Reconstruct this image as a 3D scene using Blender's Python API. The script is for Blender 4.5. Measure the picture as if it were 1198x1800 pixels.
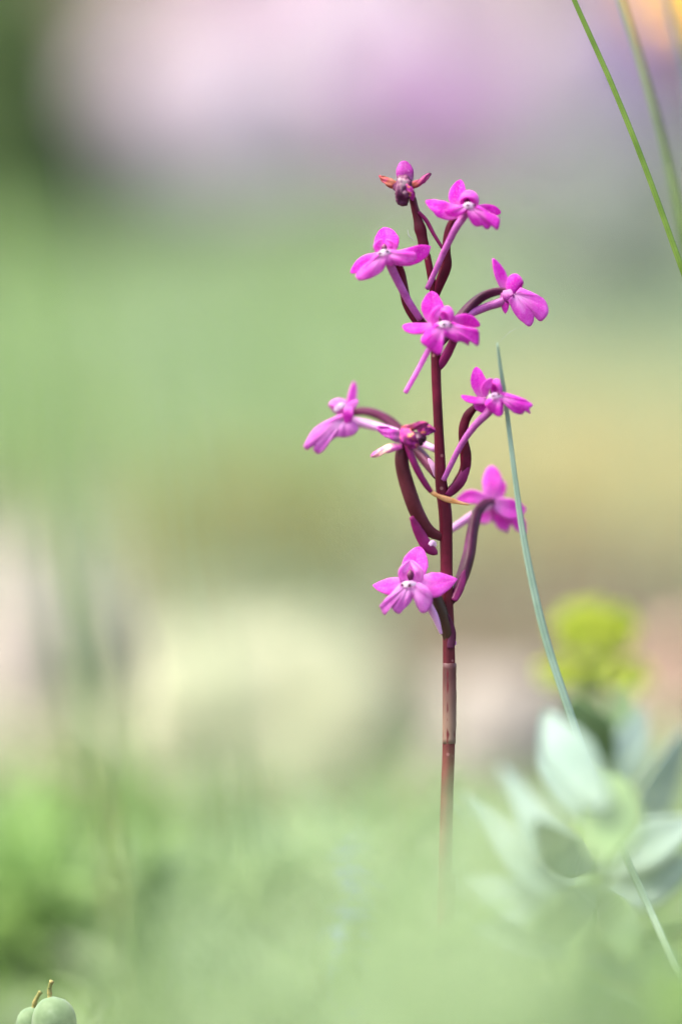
import bpy, math, random
import numpy as np
from mathutils import Vector, Matrix, noise as mnoise

for o in list(bpy.data.objects):
    bpy.data.objects.remove(o)
sc = bpy.context.scene
col = sc.collection
R = math.radians

# ------------------------------------------------------------------ camera
PITCH = R(8.0)
D0 = 0.55                       # lens to the plane of focus, metres
PX = 0.106 / 1198.0             # metres per photo pixel on the plane of focus
AX = Vector((0, math.cos(PITCH), -math.sin(PITCH)))      # viewing axis
UP = Vector((0, math.sin(PITCH), math.cos(PITCH)))
FOC = Vector((0, 0, 1250 * PX * math.cos(PITCH)))         # centre of the frame on the plane of focus
CAM = FOC - AX * D0
cd = bpy.data.cameras.new('camera')
cam = bpy.data.objects.new('camera', cd)
col.objects.link(cam)
cam.location = CAM
cam.rotation_euler = (math.pi / 2 - PITCH, 0, 0)
cd.sensor_fit = 'VERTICAL'
cd.sensor_height = 36.0
cd.sensor_width = 24.0
cd.lens = 36.0 * D0 / (1800 * PX)
cd.clip_start = 0.02
cd.clip_end = 400
cd.dof.use_dof = True
cd.dof.focus_distance = D0
cd.dof.aperture_fstop = (cd.lens / 1000) / 0.036          # 36 mm wide entrance pupil
sc.camera = cam

# ------------------------------------------------------------------ sky, sun, exposure
SUN_EL, SUN_AZ = R(62), R(262)
w = bpy.data.worlds.new('World')
sc.world = w
w.use_nodes = True
nt = w.node_tree
bg = nt.nodes['Background']
sky = nt.nodes.new('ShaderNodeTexSky')
sky.sky_type = 'NISHITA'
sky.sun_disc = False
sky.sun_elevation = SUN_EL
sky.sun_rotation = SUN_AZ
sky.air_density = 1.0
sky.dust_density = 6.0
sky.ozone_density = 1.0
nt.links.new(sky.outputs[0], bg.inputs[0])
bg.inputs[1].default_value = 0.14
sl = bpy.data.lights.new('sun', 'SUN')
sl.energy = 1.5
sl.angle = R(35)
sl.color = (1.0, 0.94, 0.86)
sun = bpy.data.objects.new('sun', sl)
col.objects.link(sun)
sdir = Vector((math.sin(SUN_AZ) * math.cos(SUN_EL), math.cos(SUN_AZ) * math.cos(SUN_EL), math.sin(SUN_EL)))
sun.rotation_euler = (-sdir).to_track_quat('-Z', 'Y').to_euler()
sun.location = sdir * 5

sc.view_settings.view_transform = 'Standard'
sc.view_settings.look = 'None'
sc.view_settings.gamma = 1
sc.view_settings.exposure = 1.95
sc.cycles.use_denoising = True
sc.cycles.max_bounces = 8
sc.cycles.transparent_max_bounces = 8

# ------------------------------------------------------------------ helpers
def P(px, py, mm=0.0):
    """photo pixel + distance behind the plane of focus in mm -> world"""
    d = D0 + mm / 1000.0
    s = PX * d / D0
    return CAM + AX * d + Vector(((px - 599) * s, 0, 0)) + UP * (-(py - 900) * s)

def gh(x, y):
    """terrain height"""
    z = 0.0035 * mnoise.noise(Vector((x * 14, y * 14, 0.3))) + 0.006 * mnoise.noise(Vector((x * 4, y * 4, 2.1)))
    t = max(0.0, y - 1.0)
    z += 0.115 * t * min(1.0, t / 0.7)
    t2 = max(0.0, abs(y) - 4.0)
    z += 0.02 * t2 * mnoise.noise(Vector((x * 0.15, y * 0.15, 7.7))) if t2 else 0
    return z

def G(px, py):
    """where the view ray of a pixel meets the terrain"""
    d = (P(px, py) - CAM).normalized()
    t, step = 0.2, 0.01
    while t < 40:
        p = CAM + d * t
        if p.z < gh(p.x, p.y):
            return Vector((p.x, p.y, gh(p.x, p.y)))
        t += step
        step = 0.01 if t < 3 else 0.1
    return CAM + d * 40

def depth(p):
    return (p - CAM).dot(AX)

def wpos(o):
    v = Vector((0, 0, 0))
    while o is not None:
        v += o.location
        o = o.parent
    return v

def prop(o, label=None, cat=None, group=None, kind=None):
    if label: o['label'] = label
    if cat: o['category'] = cat
    if group: o['group'] = group
    if kind: o['kind'] = kind
    return o

def thing(name, loc, label, cat, group=None):
    o = bpy.data.objects.new(name, None)
    o.empty_display_size = 0.01
    col.objects.link(o)
    o.location = loc
    return prop(o, label, cat, group)

class MB:
    def __init__(s):
        s.v, s.f, s.p = [], [], []
    def add(s, v, f, pale=None):
        n = len(s.v)
        s.p += list(pale) if pale is not None else [0.0] * len(v)
        s.v += [Vector(p) for p in v]
        s.f += [tuple(i + n for i in q) for q in f]
        return s
    def build(s, name, mat, parent=None, origin=None, solid=0.0, kind=None, label=None):
        base = wpos(parent) if parent else Vector((0, 0, 0))
        if origin is None:
            origin = base
        m = bpy.data.meshes.new(name)
        m.from_pydata([tuple(p - origin) for p in s.v], [], s.f)
        m.polygons.foreach_set('use_smooth', [True] * len(m.polygons))
        if any(s.p):
            at_ = m.attributes.new('pale', 'FLOAT', 'POINT')
            at_.data.foreach_set('value', s.p)
        m.materials.append(mat)
        o = bpy.data.objects.new(name, m)
        col.objects.link(o)
        o.location = origin - base
        o.parent = parent
        if solid:
            md = o.modifiers.new('thickness', 'SOLIDIFY')
            md.thickness = solid
            md.offset = 0
        if kind: o['kind'] = kind
        if label: o['label'] = label
        return o

def np_obj(name, V, F, mat, parent=None, kind=None):
    """quads/tris mesh straight from arrays, world coordinates"""
    base = np.array(wpos(parent)) if parent else np.zeros(3)
    V = np.asarray(V, dtype=np.float64).reshape(-1, 3) - base
    F = np.asarray(F, dtype=np.int32)
    k = F.shape[1]
    m = bpy.data.meshes.new(name)
    m.vertices.add(len(V)); m.vertices.foreach_set('co', V.ravel())
    m.loops.add(F.size); m.loops.foreach_set('vertex_index', F.ravel())
    m.polygons.add(len(F)); m.polygons.foreach_set('loop_start', np.arange(0, F.size, k, dtype=np.int32))
    m.polygons.foreach_set('use_smooth', np.ones(len(F), dtype=bool))
    m.update(calc_edges=True)
    m.validate()
    m.materials.append(mat)
    o = bpy.data.objects.new(name, m)
    col.objects.link(o)
    o.parent = parent
    if kind: o['kind'] = kind
    return o

def cr(pts, t):
    """Catmull-Rom through equally spaced knots, t in 0..1"""
    n = len(pts) - 1
    if n == 0: return np.array(pts[0], dtype=float)
    a = np.array(pts, dtype=float)
    x = min(max(t, 0), 1) * n
    i = min(int(x), n - 1)
    u = x - i
    p1, p2 = a[i], a[i + 1]
    p0 = a[i - 1] if i > 0 else 2 * p1 - p2
    p3 = a[i + 2] if i + 2 <= n else 2 * p2 - p1
    return 0.5 * (2 * p1 + (p2 - p0) * u + (2 * p0 - 5 * p1 + 4 * p2 - p3) * u * u + (3 * p1 - p0 - 3 * p2 + p3) * u ** 3)

MM = 1.0 / (PX * 1000)          # photo pixels per mm at the plane of focus
rng = random.Random(11)

def petal(pts, hw, cup=0.0, tilt=0.0, round_=0.3, n=18, m=10, ruf=0.0, notch=0.0, crease=0.07, mb=None):
    """A petal along a midrib pts=[(px,py,mm)], half widths hw in px, edges bent to the
    viewer by cup (fraction of the width), turned about the midrib by tilt degrees."""
    q = [(p[0], p[1], (p[2] if len(p) > 2 else 0) * MM) for p in pts]
    mb = mb or MB()
    ph = rng.uniform(0, 6.28)
    if abs(cup) <= 0.41: cup *= 0.6
    V, F = [], []
    ct, st = math.cos(R(tilt)), math.sin(R(tilt))
    for i in range(n + 1):
        t = i / n
        c = cr(q, t)
        tg = cr(q, min(1, t + 0.02)) - cr(q, max(0, t - 0.02))
        tl = math.hypot(tg[0], tg[1]) or 1.0
        pe = np.array((-tg[1] / tl, tg[0] / tl, 0.0))
        wd = pe * ct + np.array((0, 0, 1.0)) * st
        nr = np.array((0, 0, -1.0)) * ct + pe * st
        wv = float(cr([(h,) for h in hw], t)[0])
        if t > 1 - round_ and round_ > 0:
            k = (t - 1 + round_) / round_
            wv *= math.sqrt(max(0.0, 1 - k * k * 0.985))
        if ruf and t > 0.35:
            wv *= 1 + 0.09 * math.sin(17 * t + ph) * min(1, (t - 0.35) * 4)
        if t < 0.12:
            wv *= 0.75 + 0.25 * t / 0.12
        for j in range(m + 1):
            u = j / m * 2 - 1
            p = c + wd * (wv * u / max(ct, 0.34)) + nr * (cup * wv * u * u)
            p = p + nr * (1.5 * ruf * math.sin(9 * t + 5 * u + ph) * (0.3 + abs(u)) * t)
            p = p - nr * crease * wv * math.exp(-(u / 0.22) ** 2)
            if ruf and t > 0.7:
                p = p + np.append(tg[:2] / tl, 0) * ruf * 1.6 * math.sin(11 * u + 2 * ph) * (t - 0.7) / 0.3
            if notch:
                p = p - np.append(tg[:2] / tl, 0) * notch * math.exp(-(u / 0.35) ** 2) * max(0, (t - 0.6) / 0.4)
            if abs(u) > 0.9:
                p = p + wd * rng.uniform(-1, 1) * 0.03 * wv
            V.append(P(p[0], p[1], p[2] / MM))
    for i in range(n):
        for j in range(m):
            a = i * (m + 1) + j
            F.append((a, a + 1, a + m + 2, a + m + 1))
    return mb.add(V, F, [0.45 * max(0.0, 1 - 2.2 * i / n) for i in range(n + 1) for _ in range(m + 1)])

def fan(c, outline, z0, drop=0.5, bulge=0.9, rip=0.18, n=10, sub=3):
    """A broad lobed lip: spread from the throat c to an outline of pixels; it bulges to the
    viewer, sinks between its lobes and ripples towards the rim."""
    o = [tuple(cr(outline, i / (sub * (len(outline) - 1)))) for i in range(sub * (len(outline) - 1) + 1)]
    rad = [math.hypot(x - c[0], y - c[1]) for x, y in o]
    rm = max(rad)
    ph = rng.uniform(0, 6.28)
    V, F = [], []
    for k in range(n + 1):
        q = 0.06 + 0.94 * k / n
        for i, (x, y) in enumerate(o):
            z = z0 - bulge * math.sin(min(1, q * 1.15) * math.pi * 0.62) + drop * q * q * rad[i] / rm
            z += 0.75 * (1 - rad[i] / rm) * q
            z += rip * q * math.sin(i * 0.85 + ph) + 0.1 * q * math.sin(i * 2.3 + 2 * ph)
            V.append(P(c[0] + (x - c[0]) * q, c[1] + (y - c[1]) * q, z))
    m = len(o)
    for k in range(n):
        for i in range(m - 1):
            F.append((k * m + i, k * m + i + 1, (k + 1) * m + i + 1, (k + 1) * m + i))
    pale = [max(0.0, 0.85 - 1.35 * (0.06 + 0.94 * k / n)) for k in range(n + 1) for _ in o]
    return MB().add(V, F, pale)

def tube3(pts, rad, sides=14, n=24, ridge=0.0, nr=3, twist=0.0, mb=None, flat=1.0, wob=0.0, sd=0):
    """A tube through world points, radii in metres, round or ridged."""
    mb = mb or MB()
    V, F = [], []
    q = [tuple(p) for p in pts]
    prev = None
    for i in range(n + 1):
        t = i / n
        c = Vector(cr(q, t))
        tg = (Vector(cr(q, min(1, t + 0.01))) - Vector(cr(q, max(0, t - 0.01)))).normalized()
        if prev is None:
            a = Vector((1, 0, 0)) if abs(tg.x) < 0.8 else Vector((0, 1, 0))
            prev = (a - tg * a.dot(tg)).normalized()
        else:
            prev = (prev - tg * prev.dot(tg)).normalized()
        b = tg.cross(prev)
        r = float(cr([(x,) for x in rad], t)[0])
        if wob:
            r *= 1 + wob * mnoise.noise(Vector((t * 9, sd, 0.5)))
        for j in range(sides):
            an = 2 * math.pi * j / sides
            rr = r * (1 + ridge * math.cos(nr * (an + twist * t)))
            V.append(c + prev * (rr * math.cos(an)) + b * (rr * math.sin(an) * flat))
    for i in range(n):
        for j in range(sides):
            F.append((i * sides + j, i * sides + (j + 1) % sides, (i + 1) * sides + (j + 1) % sides, (i + 1) * sides + j))
    a = len(V); V.append(Vector(q[0])); b_ = len(V); V.append(Vector(cr(q, 1.0)) + tg * r * 0.4)
    for j in range(sides):
        F.append((a, (j + 1) % sides, j))
        F.append((b_, n * sides + j, n * sides + (j + 1) % sides))
    return mb.add(V, F)

def tube(pts, rad, **k):
    return tube3([P(*p) for p in pts], [r * PX for r in rad], **k)

def dome(cx, cy, mm, rx, ry, rz, opening, ang=55, tip=0.0, mb=None, n=10, m=18):
    """Hood: part of an ellipsoid shell, open towards `opening` (x right, y up, z away)."""
    mb = mb or MB()
    od = Vector(opening).normalized()
    a = Vector((1, 0, 0)); a = (a - od * a.dot(od)).normalized()
    b = od.cross(a)
    V, F = [], []
    for i in range(n + 1):
        th = R(ang) + (math.pi - R(ang)) * i / n
        for j in range(m):
            f = 2 * math.pi * j / m
            d = od * math.cos(th) + (a * math.cos(f) + b * math.sin(f)) * math.sin(th)
            x, y, z = d.x * rx, d.y * ry, d.z * rz
            if tip and y > 0:
                x *= 1 - tip * (y / ry) ** 2
            V.append(P(cx + x, cy - y, mm + z / MM))
    for i in range(n):
        for j in range(m):
            F.append((i * m + j, i * m + (j + 1) % m, (i + 1) * m + (j + 1) % m, (i + 1) * m + j))
    return mb.add(V, F)

def blob(cx, cy, mm, rx, ry, rz, bump=0.0, mb=None, n=10, m=14, sd=0.0):
    mb = mb or MB()
    V, F = [], []
    for i in range(n + 1):
        th = math.pi * i / n
        for j in range(m):
            f = 2 * math.pi * j / m
            d = Vector((math.sin(th) * math.cos(f), math.cos(th), math.sin(th) * math.sin(f)))
            s = 1 + bump * mnoise.noise(d * 1.9 + Vector((sd, 0, 0)))
            V.append(P(cx + d.x * rx * s, cy - d.y * ry * s, mm + d.z * rz * s / MM))
    for i in range(n):
        for j in range(m):
            F.append((i * m + j, (i + 1) * m + j, (i + 1) * m + (j + 1) % m, i * m + (j + 1) % m))
    return mb.add(V, F)

# ------------------------------------------------------------------ materials
def ramp(nt, fac, stops):
    r = nt.nodes.new('ShaderNodeValToRGB')
    e = r.color_ramp.elements
    while len(e) < len(stops): e.new(0.5)
    for x, (p, c) in zip(e, stops):
        x.position = p; x.color = (*c, 1)
    nt.links.new(fac, r.inputs[0])
    return r.outputs[0]

def noise_node(nt, scale, detail=3, rough=0.55, dist=0.0):
    tc = nt.nodes.new('ShaderNodeNewGeometry')
    n = nt.nodes.new('ShaderNodeTexNoise')
    n.inputs['Scale'].default_value = scale
    n.inputs['Detail'].default_value = detail
    n.inputs['Roughness'].default_value = rough
    n.inputs['Distortion'].default_value = dist
    nt.links.new(tc.outputs['Position'], n.inputs['Vector'])
    return n.outputs[0]

def organic(name, stops, scale=300, rough=0.5, transl=0.35, tcol=None, bump=0.25, bscale=9000, spec=0.35, sheen=0.0, fine=0.0, detail=4):
    m = bpy.data.materials.new(name)
    m.use_nodes = True
    nt = m.node_tree
    b = nt.nodes['Principled BSDF']
    out = nt.nodes['Material Output']
    c = ramp(nt, noise_node(nt, scale, detail), stops)
    if fine:
        # sparkle of the tiny papillae, painted in as single lighter cells
        f = noise_node(nt, bscale * 0.7, 2)
        mr = nt.nodes.new('ShaderNodeMapRange')
        mr.inputs[1].default_value = 0.5; mr.inputs[2].default_value = 0.75
        mr.inputs[3].default_value = 0.0; mr.inputs[4].default_value = fine
        nt.links.new(f, mr.inputs[0])
        mx = nt.nodes.new('ShaderNodeMix'); mx.data_type = 'RGBA'
        nt.links.new(mr.outputs[0], mx.inputs[0])
        nt.links.new(c, mx.inputs[6])
        mx.inputs[7].default_value = (0.95, 0.72, 0.93, 1)
        c = mx.outputs[2]
    if name.startswith('petal'):
        at_ = nt.nodes.new('ShaderNodeAttribute'); at_.attribute_name = 'pale'
        mp = nt.nodes.new('ShaderNodeMix'); mp.data_type = 'RGBA'
        nt.links.new(at_.outputs['Fac'], mp.inputs[0]); nt.links.new(c, mp.inputs[6])
        mp.inputs[7].default_value = (0.82, 0.52, 0.80, 1)
        c = mp.outputs[2]
    nt.links.new(c, b.inputs['Base Color'])
    b.inputs['Roughness'].default_value = rough
    b.inputs['Specular IOR Level'].default_value = spec
    if sheen:
        b.inputs['Sheen Weight'].default_value = sheen
    if bump:
        bn = nt.nodes.new('ShaderNodeBump')
        bn.inputs['Strength'].default_value = bump
        bn.inputs['Distance'].default_value = 0.3 / bscale
        nt.links.new(noise_node(nt, bscale, 2), bn.inputs['Height'])
        nt.links.new(bn.outputs[0], b.inputs['Normal'])
    if transl:
        tr = nt.nodes.new('ShaderNodeBsdfTranslucent')
        if tcol: tr.inputs[0].default_value = (*tcol, 1)
        else: nt.links.new(c, tr.inputs[0])
        mix = nt.nodes.new('ShaderNodeMixShader')
        mix.inputs[0].default_value = transl
        nt.links.new(b.outputs[0], mix.inputs[1])
        nt.links.new(tr.outputs[0], mix.inputs[2])
        nt.links.new(mix.outputs[0], out.inputs[0])
    return m

M = {}
M['petal'] = organic('petal_magenta', [(0.3, (0.60, 0.008, 0.46)), (0.5, (0.72, 0.020, 0.59)), (0.72, (0.79, 0.065, 0.70))], 420, 0.55, 0.5, None, 0.6, 7000, 0.2, 0.25, 0.22)
M['petal_light'] = organic('petal_light_pink', [(0.3, (0.68, 0.045, 0.54)), (0.5, (0.76, 0.09, 0.64)), (0.72, (0.80, 0.20, 0.73))], 420, 0.55, 0.5, None, 0.6, 7000, 0.2, 0.25, 0.25)
M['petal_soft'] = organic('petal_lilac_pink', [(0.3, (0.62, 0.10, 0.54)), (0.5, (0.70, 0.18, 0.63)), (0.72, (0.76, 0.32, 0.72))], 420, 0.55, 0.5, None, 0.6, 7000, 0.2, 0.25, 0.25)
M['petal_dark'] = organic('petal_deep_magenta', [(0.3, (0.20, 0.004, 0.15)), (0.5, (0.32, 0.010, 0.26)), (0.72, (0.44, 0.03, 0.37))], 420, 0.5, 0.35, None, 0.5, 9000, 0.3, 0.1, 0.2)
M['throat'] = organic('throat_white', [(0.3, (0.72, 0.42, 0.68)), (0.6, (0.82, 0.68, 0.8))], 700, 0.45, 0.3, None, 0.2, 9000)
M['spot'] = organic('spot_dark_magenta', [(0.3, (0.03, 0.0, 0.018)), (0.6, (0.06, 0.0, 0.035))], 700, 0.8, 0.0, None, 0)
M['column'] = organic('column_purple_brown', [(0.3, (0.05, 0.004, 0.025)), (0.6, (0.16, 0.03, 0.10))], 900, 0.5, 0.1, None, 0.2)
M['spur'] = organic('spur_lilac', [(0.3, (0.34, 0.05, 0.27)), (0.55, (0.44, 0.09, 0.38)), (0.75, (0.54, 0.16, 0.48))], 500, 0.45, 0.25, None, 0.3, 7000, 0.4, 0, 0.12)
M['spur_pale'] = organic('spur_pale_lilac', [(0.3, (0.66, 0.30, 0.60)), (0.7, (0.74, 0.44, 0.70))], 500, 0.45, 0.25, None, 0.3, 7000)
M['ovary'] = organic('ovary_burgundy', [(0.3, (0.036, 0.0012, 0.007)), (0.55, (0.070, 0.002, 0.014)), (0.75, (0.125, 0.004, 0.032))], 260, 0.45, 0.0, None, 0.3, 5000, 0.16)
M['ovary_purple'] = organic('ovary_purple', [(0.3, (0.040, 0.005, 0.016)), (0.55, (0.075, 0.010, 0.036)), (0.75, (0.14, 0.022, 0.09))], 240, 0.45, 0.0, None, 0.3, 5000, 0.2)
M['ovary_brown'] = organic('ovary_red_brown', [(0.3, (0.045, 0.008, 0.012)), (0.55, (0.075, 0.013, 0.020)), (0.75, (0.12, 0.025, 0.04))], 220, 0.45, 0.0, None, 0.3, 5000, 0.18)
M['ovary_olive'] = organic('ovary_olive_brown', [(0.3, (0.03, 0.02, 0.010)), (0.7, (0.07, 0.035, 0.024))], 260, 0.45, 0.0, None, 0.25, 5000, 0.2)
M['bract'] = organic('bract_magenta', [(0.3, (0.13, 0.004, 0.05)), (0.7, (0.27, 0.012, 0.14))], 300, 0.4, 0.2, None, 0.25, 5000)
M['bract_tip'] = organic('bract_pale_tip', [(0.3, (0.6, 0.3, 0.55)), (0.7, (0.75, 0.5, 0.7))], 300, 0.4, 0.2, None, 0.25, 5000)
M['withered'] = organic('withered_petal', [(0.32, (0.08, 0.004, 0.04)), (0.44, (0.30, 0.010, 0.19)), (0.54, (0.42, 0.02, 0.28)), (0.60, (0.58, 0.16, 0.07)), (0.7, (0.7, 0.42, 0.24))], 900, 0.55, 0.25, None, 0.8, 4000)
M['withered_pink'] = organic('withered_pink_petal', [(0.32, (0.62, 0.06, 0.42)), (0.5, (0.72, 0.14, 0.54)), (0.58, (0.82, 0.5, 0.4)), (0.68, (0.86, 0.72, 0.6))], 500, 0.55, 0.3, None, 0.8, 4000)
M['withered_orange'] = organic('withered_orange_petal', [(0.34, (0.10, 0.004, 0.06)), (0.46, (0.34, 0.02, 0.16)), (0.56, (0.38, 0.07, 0.05)), (0.68, (0.5, 0.2, 0.12))], 300, 0.55, 0.25, None, 0.8, 4000)
M['withered_dark'] = organic('withered_dark_brown', [(0.32, (0.03, 0.003, 0.012)), (0.5, (0.07, 0.007, 0.04)), (0.6, (0.14, 0.03, 0.09)), (0.68, (0.26, 0.17, 0.2))], 420, 0.55, 0.1, None, 0.9, 3000)
M['tan'] = organic('dried_tan', [(0.3, (0.55, 0.25, 0.08)), (0.6, (0.72, 0.42, 0.2)), (0.75, (0.8, 0.6, 0.4))], 600, 0.5, 0.25, None, 0.5, 4000)
M['silk'] = organic('spider_silk', [(0.3, (0.4, 0.4, 0.4)), (0.6, (0.5, 0.5, 0.5))], 900, 0.3, 0.5, None, 0)

def stem_mat():
    m = organic('stem_burgundy', [(0.3, (0.042, 0.0012, 0.007)), (0.55, (0.078, 0.0025, 0.014)), (0.75, (0.13, 0.006, 0.028))], 200, 0.45, 0.0, None, 0.4, 4000, 0.16)
    nt = m.node_tree
    b = nt.nodes['Principled BSDF']
    src = b.inputs['Base Color'].links[0].from_socket
    g = nt.nodes.new('ShaderNodeNewGeometry')
    sp = nt.nodes.new('ShaderNodeSeparateXYZ')
    nt.links.new(g.outputs['Position'], sp.inputs[0])
    mr = nt.nodes.new('ShaderNodeMapRange')
    mr.inputs[1].default_value = P(789, 1480).z; mr.inputs[2].default_value = P(789, 930).z
    nt.links.new(sp.outputs[2], mr.inputs[0])
    low = ramp(nt, noise_node(nt, 260, 4), [(0.3, (0.09, 0.02, 0.018)), (0.6, (0.15, 0.034, 0.032)), (0.75, (0.20, 0.06, 0.06))])
    mx = nt.nodes.new('ShaderNodeMix'); mx.data_type = 'RGBA'
    nt.links.new(mr.outputs[0], mx.inputs[0]); nt.links.new(low, mx.inputs[6]); nt.links.new(src, mx.inputs[7])
    # pale pores scattered on the skin
    vo = nt.nodes.new('ShaderNodeTexVoronoi'); vo.inputs['Scale'].default_value = 520
    nt.links.new(g.outputs['Position'], vo.inputs['Vector'])
    m2 = nt.nodes.new('ShaderNodeMapRange')
    m2.inputs[1].default_value = 0.10; m2.inputs[2].default_value = 0.17; m2.inputs[3].default_value = 0.55; m2.inputs[4].default_value = 0.0
    nt.links.new(vo.outputs['Distance'], m2.inputs[0])
    mx2 = nt.nodes.new('ShaderNodeMix'); mx2.data_type = 'RGBA'
    nt.links.new(m2.outputs[0], mx2.inputs[0]); nt.links.new(mx.outputs[2], mx2.inputs[6])
    mx2.inputs[7].default_value = (0.30, 0.14, 0.14, 1)
    nt.links.new(mx2.outputs[2], b.inputs['Base Color'])
    return m
M['stem'] = stem_mat()

def leafm(name, a, b, scale=90, transl=0.4, rough=0.5, spec=0.35):
    return organic(name, [(0.3, a), (0.7, b)], scale, rough, transl, None, 0.2, 1500, spec)
M['g_green'] = leafm('grass_green', (0.09, 0.17, 0.035), (0.17, 0.29, 0.07))
M['g_fresh'] = leafm('grass_fresh_green', (0.14, 0.26, 0.05), (0.24, 0.38, 0.10))
M['g_pale'] = leafm('grass_pale_green', (0.25, 0.35, 0.19), (0.38, 0.48, 0.30))
M['g_grey'] = leafm('foliage_grey_green', (0.28, 0.33, 0.27), (0.40, 0.44, 0.38))
M['g_dark'] = leafm('foliage_dark_green', (0.13, 0.20, 0.07), (0.21, 0.30, 0.12))
M['herb'] = leafm('herb_pale_green', (0.26, 0.38, 0.17), (0.38, 0.50, 0.28), 90, 0.5)
M['herb_green'] = leafm('herb_fresh_green', (0.20, 0.34, 0.09), (0.30, 0.46, 0.15), 90, 0.5)
M['g_olive'] = leafm('moss_olive', (0.20, 0.20, 0.05), (0.33, 0.31, 0.10))
M['g_lime'] = leafm('bract_lime', (0.34, 0.45, 0.03), (0.50, 0.58, 0.06))
M['straw'] = leafm('straw', (0.36, 0.33, 0.14), (0.50, 0.46, 0.23), 60, 0.3)
M['straw_pale'] = leafm('straw_pale', (0.44, 0.42, 0.28), (0.54, 0.52, 0.38), 60, 0.3)
M['spurge'] = leafm('spurge_leaf', (0.21, 0.31, 0.25), (0.30, 0.40, 0.35), 120, 0.3, 0.55, 0.22)
M['spurge_green'] = leafm('spurge_leaf_green', (0.14, 0.24, 0.09), (0.21, 0.31, 0.14), 120, 0.3, 0.4, 0.45)
M['blade'] = leafm('blade_glaucous', (0.20, 0.31, 0.22), (0.30, 0.42, 0.32), 200, 0.25, 0.4)
M['blade_green'] = leafm('blade_green', (0.13, 0.24, 0.03), (0.22, 0.35, 0.06), 200, 0.35, 0.4)
M['pod'] = organic('pod_grey_green', [(0.3, (0.085, 0.14, 0.06)), (0.6, (0.12, 0.185, 0.09)), (0.75, (0.16, 0.23, 0.13))], 500, 0.6, 0.0, None, 0.3, 6000, 0.2, 0.15)
M['pod_style'] = organic('pod_style_yellow', [(0.3, (0.16, 0.18, 0.04)), (0.6, (0.28, 0.23, 0.07)), (0.72, (0.36, 0.18, 0.06))], 600, 0.6, 0.1, None, 0.5, 4000)
M['f_pale'] = leafm('blossom_pale_pink', (0.72, 0.63, 0.69), (0.80, 0.74, 0.78), 60, 0.35)
M['f_mauve'] = leafm('blossom_mauve', (0.52, 0.29, 0.54), (0.64, 0.42, 0.66), 60, 0.35)
M['f_violet'] = leafm('blossom_violet', (0.42, 0.24, 0.60), (0.55, 0.38, 0.72), 60, 0.35)
M['f_magenta'] = leafm('blossom_magenta', (0.45, 0.18, 0.42), (0.58, 0.30, 0.54), 60, 0.35)
M['f_orange'] = leafm('blossom_orange_yellow', (0.80, 0.42, 0.01), (0.85, 0.55, 0.03), 60, 0.35)
M['f_blue'] = leafm('blossom_blue', (0.10, 0.15, 0.48), (0.18, 0.24, 0.58), 60, 0.35)

def groundm():
    m = organic('soil', [(0.28, (0.032, 0.026, 0.014)), (0.5, (0.062, 0.049, 0.028)), (0.72, (0.105, 0.085, 0.053))], 14, 0.9, 0.0, None, 0.8, 400, 0.15, 0, 0, 8)
    return m
M['soil'] = groundm()
def rockm(name, a, b, c):
    return organic(name, [(0.3, a), (0.5, b), (0.7, c)], 45, 0.85, 0.0, None, 0.9, 600, 0.2, 0, 0, 8)
M['lime_rock'] = rockm('limestone_pale', (0.17, 0.155, 0.13), (0.23, 0.21, 0.18), (0.29, 0.265, 0.235))
M['lichen_rock'] = rockm('limestone_lichen', (0.15, 0.165, 0.095), (0.20, 0.215, 0.135), (0.245, 0.25, 0.175))
M['pink_rock'] = rockm('limestone_pinkish', (0.28, 0.18, 0.13), (0.36, 0.25, 0.19), (0.42, 0.33, 0.27))

# ------------------------------------------------------------------ ground
def build_ground():
    xs = sorted(set(np.round(np.concatenate([np.linspace(-0.9, 0.9, 91), np.linspace(-4, 4, 61), np.linspace(-60, 60, 61)]), 4)))
    ys = sorted(set(np.round(np.concatenate([np.linspace(-0.8, 1.6, 121), np.linspace(1.6, 5, 50), np.linspace(-12, 120, 67)]), 4)))
    V = [(x, y, gh(x, y)) for y in ys for x in xs]
    nx = len(xs)
    F = [(j * nx + i, j * nx + i + 1, (j + 1) * nx + i + 1, (j + 1) * nx + i) for j in range(len(ys) - 1) for i in range(nx - 1)]
    o = np_obj('ground', V, F, M['soil'])
    o['kind'] = 'structure'
build_ground()

# ------------------------------------------------------------------ meadow: grasses, cushions, stones
def blades(name, mat, spots, label, cat='grass', segs=4):
    """spots: (x, y, height, width, lean) ; one mesh of many blades"""
    V, F = [], []
    n = 0
    for (x, y, h, wd, lean) in spots:
        z0 = gh(x, y) - 0.003
        az = rng.uniform(0, 6.283); wa = rng.uniform(0, 6.283)
        dx, dy = math.cos(az), math.sin(az)
        sx, sy = math.cos(wa) * wd / 2, math.sin(wa) * wd / 2
        for i in range(segs + 1):
            t = i / segs
            off = lean * h * t * t
            zz = z0 + h * t * (1 - 0.35 * lean * t)
            k = (1 - t ** 1.6) * 0.97 + 0.03
            V.append((x + dx * off - sx * k, y + dy * off - sy * k, zz))
            V.append((x + dx * off + sx * k, y + dy * off + sy * k, zz))
        for i in range(segs):
            a = n + 2 * i
            F.append((a, a + 1, a + 3, a + 2))
        n += 2 * (segs + 1)
    o = np_obj(name, V, F, mat)
    return prop(o, label, cat, None, 'stuff')

def in_rect(x0, x1, y0, y1, n, hpx, wmm, lean=(0.2, 0.9)):
    """n tufts rooted on the ground seen between pixel rows y0..y1; height in photo px at that distance"""
    out = []
    for _ in range(n):
        p = G(rng.uniform(x0, x1), rng.uniform(y0, y1))
        k = PX * depth(p) / D0
        out.append((p.x, p.y, hpx * rng.uniform(0.5, 1.15) * k, wmm / 1000 * rng.uniform(0.6, 1.3), rng.uniform(*lean)))
    return out

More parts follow.
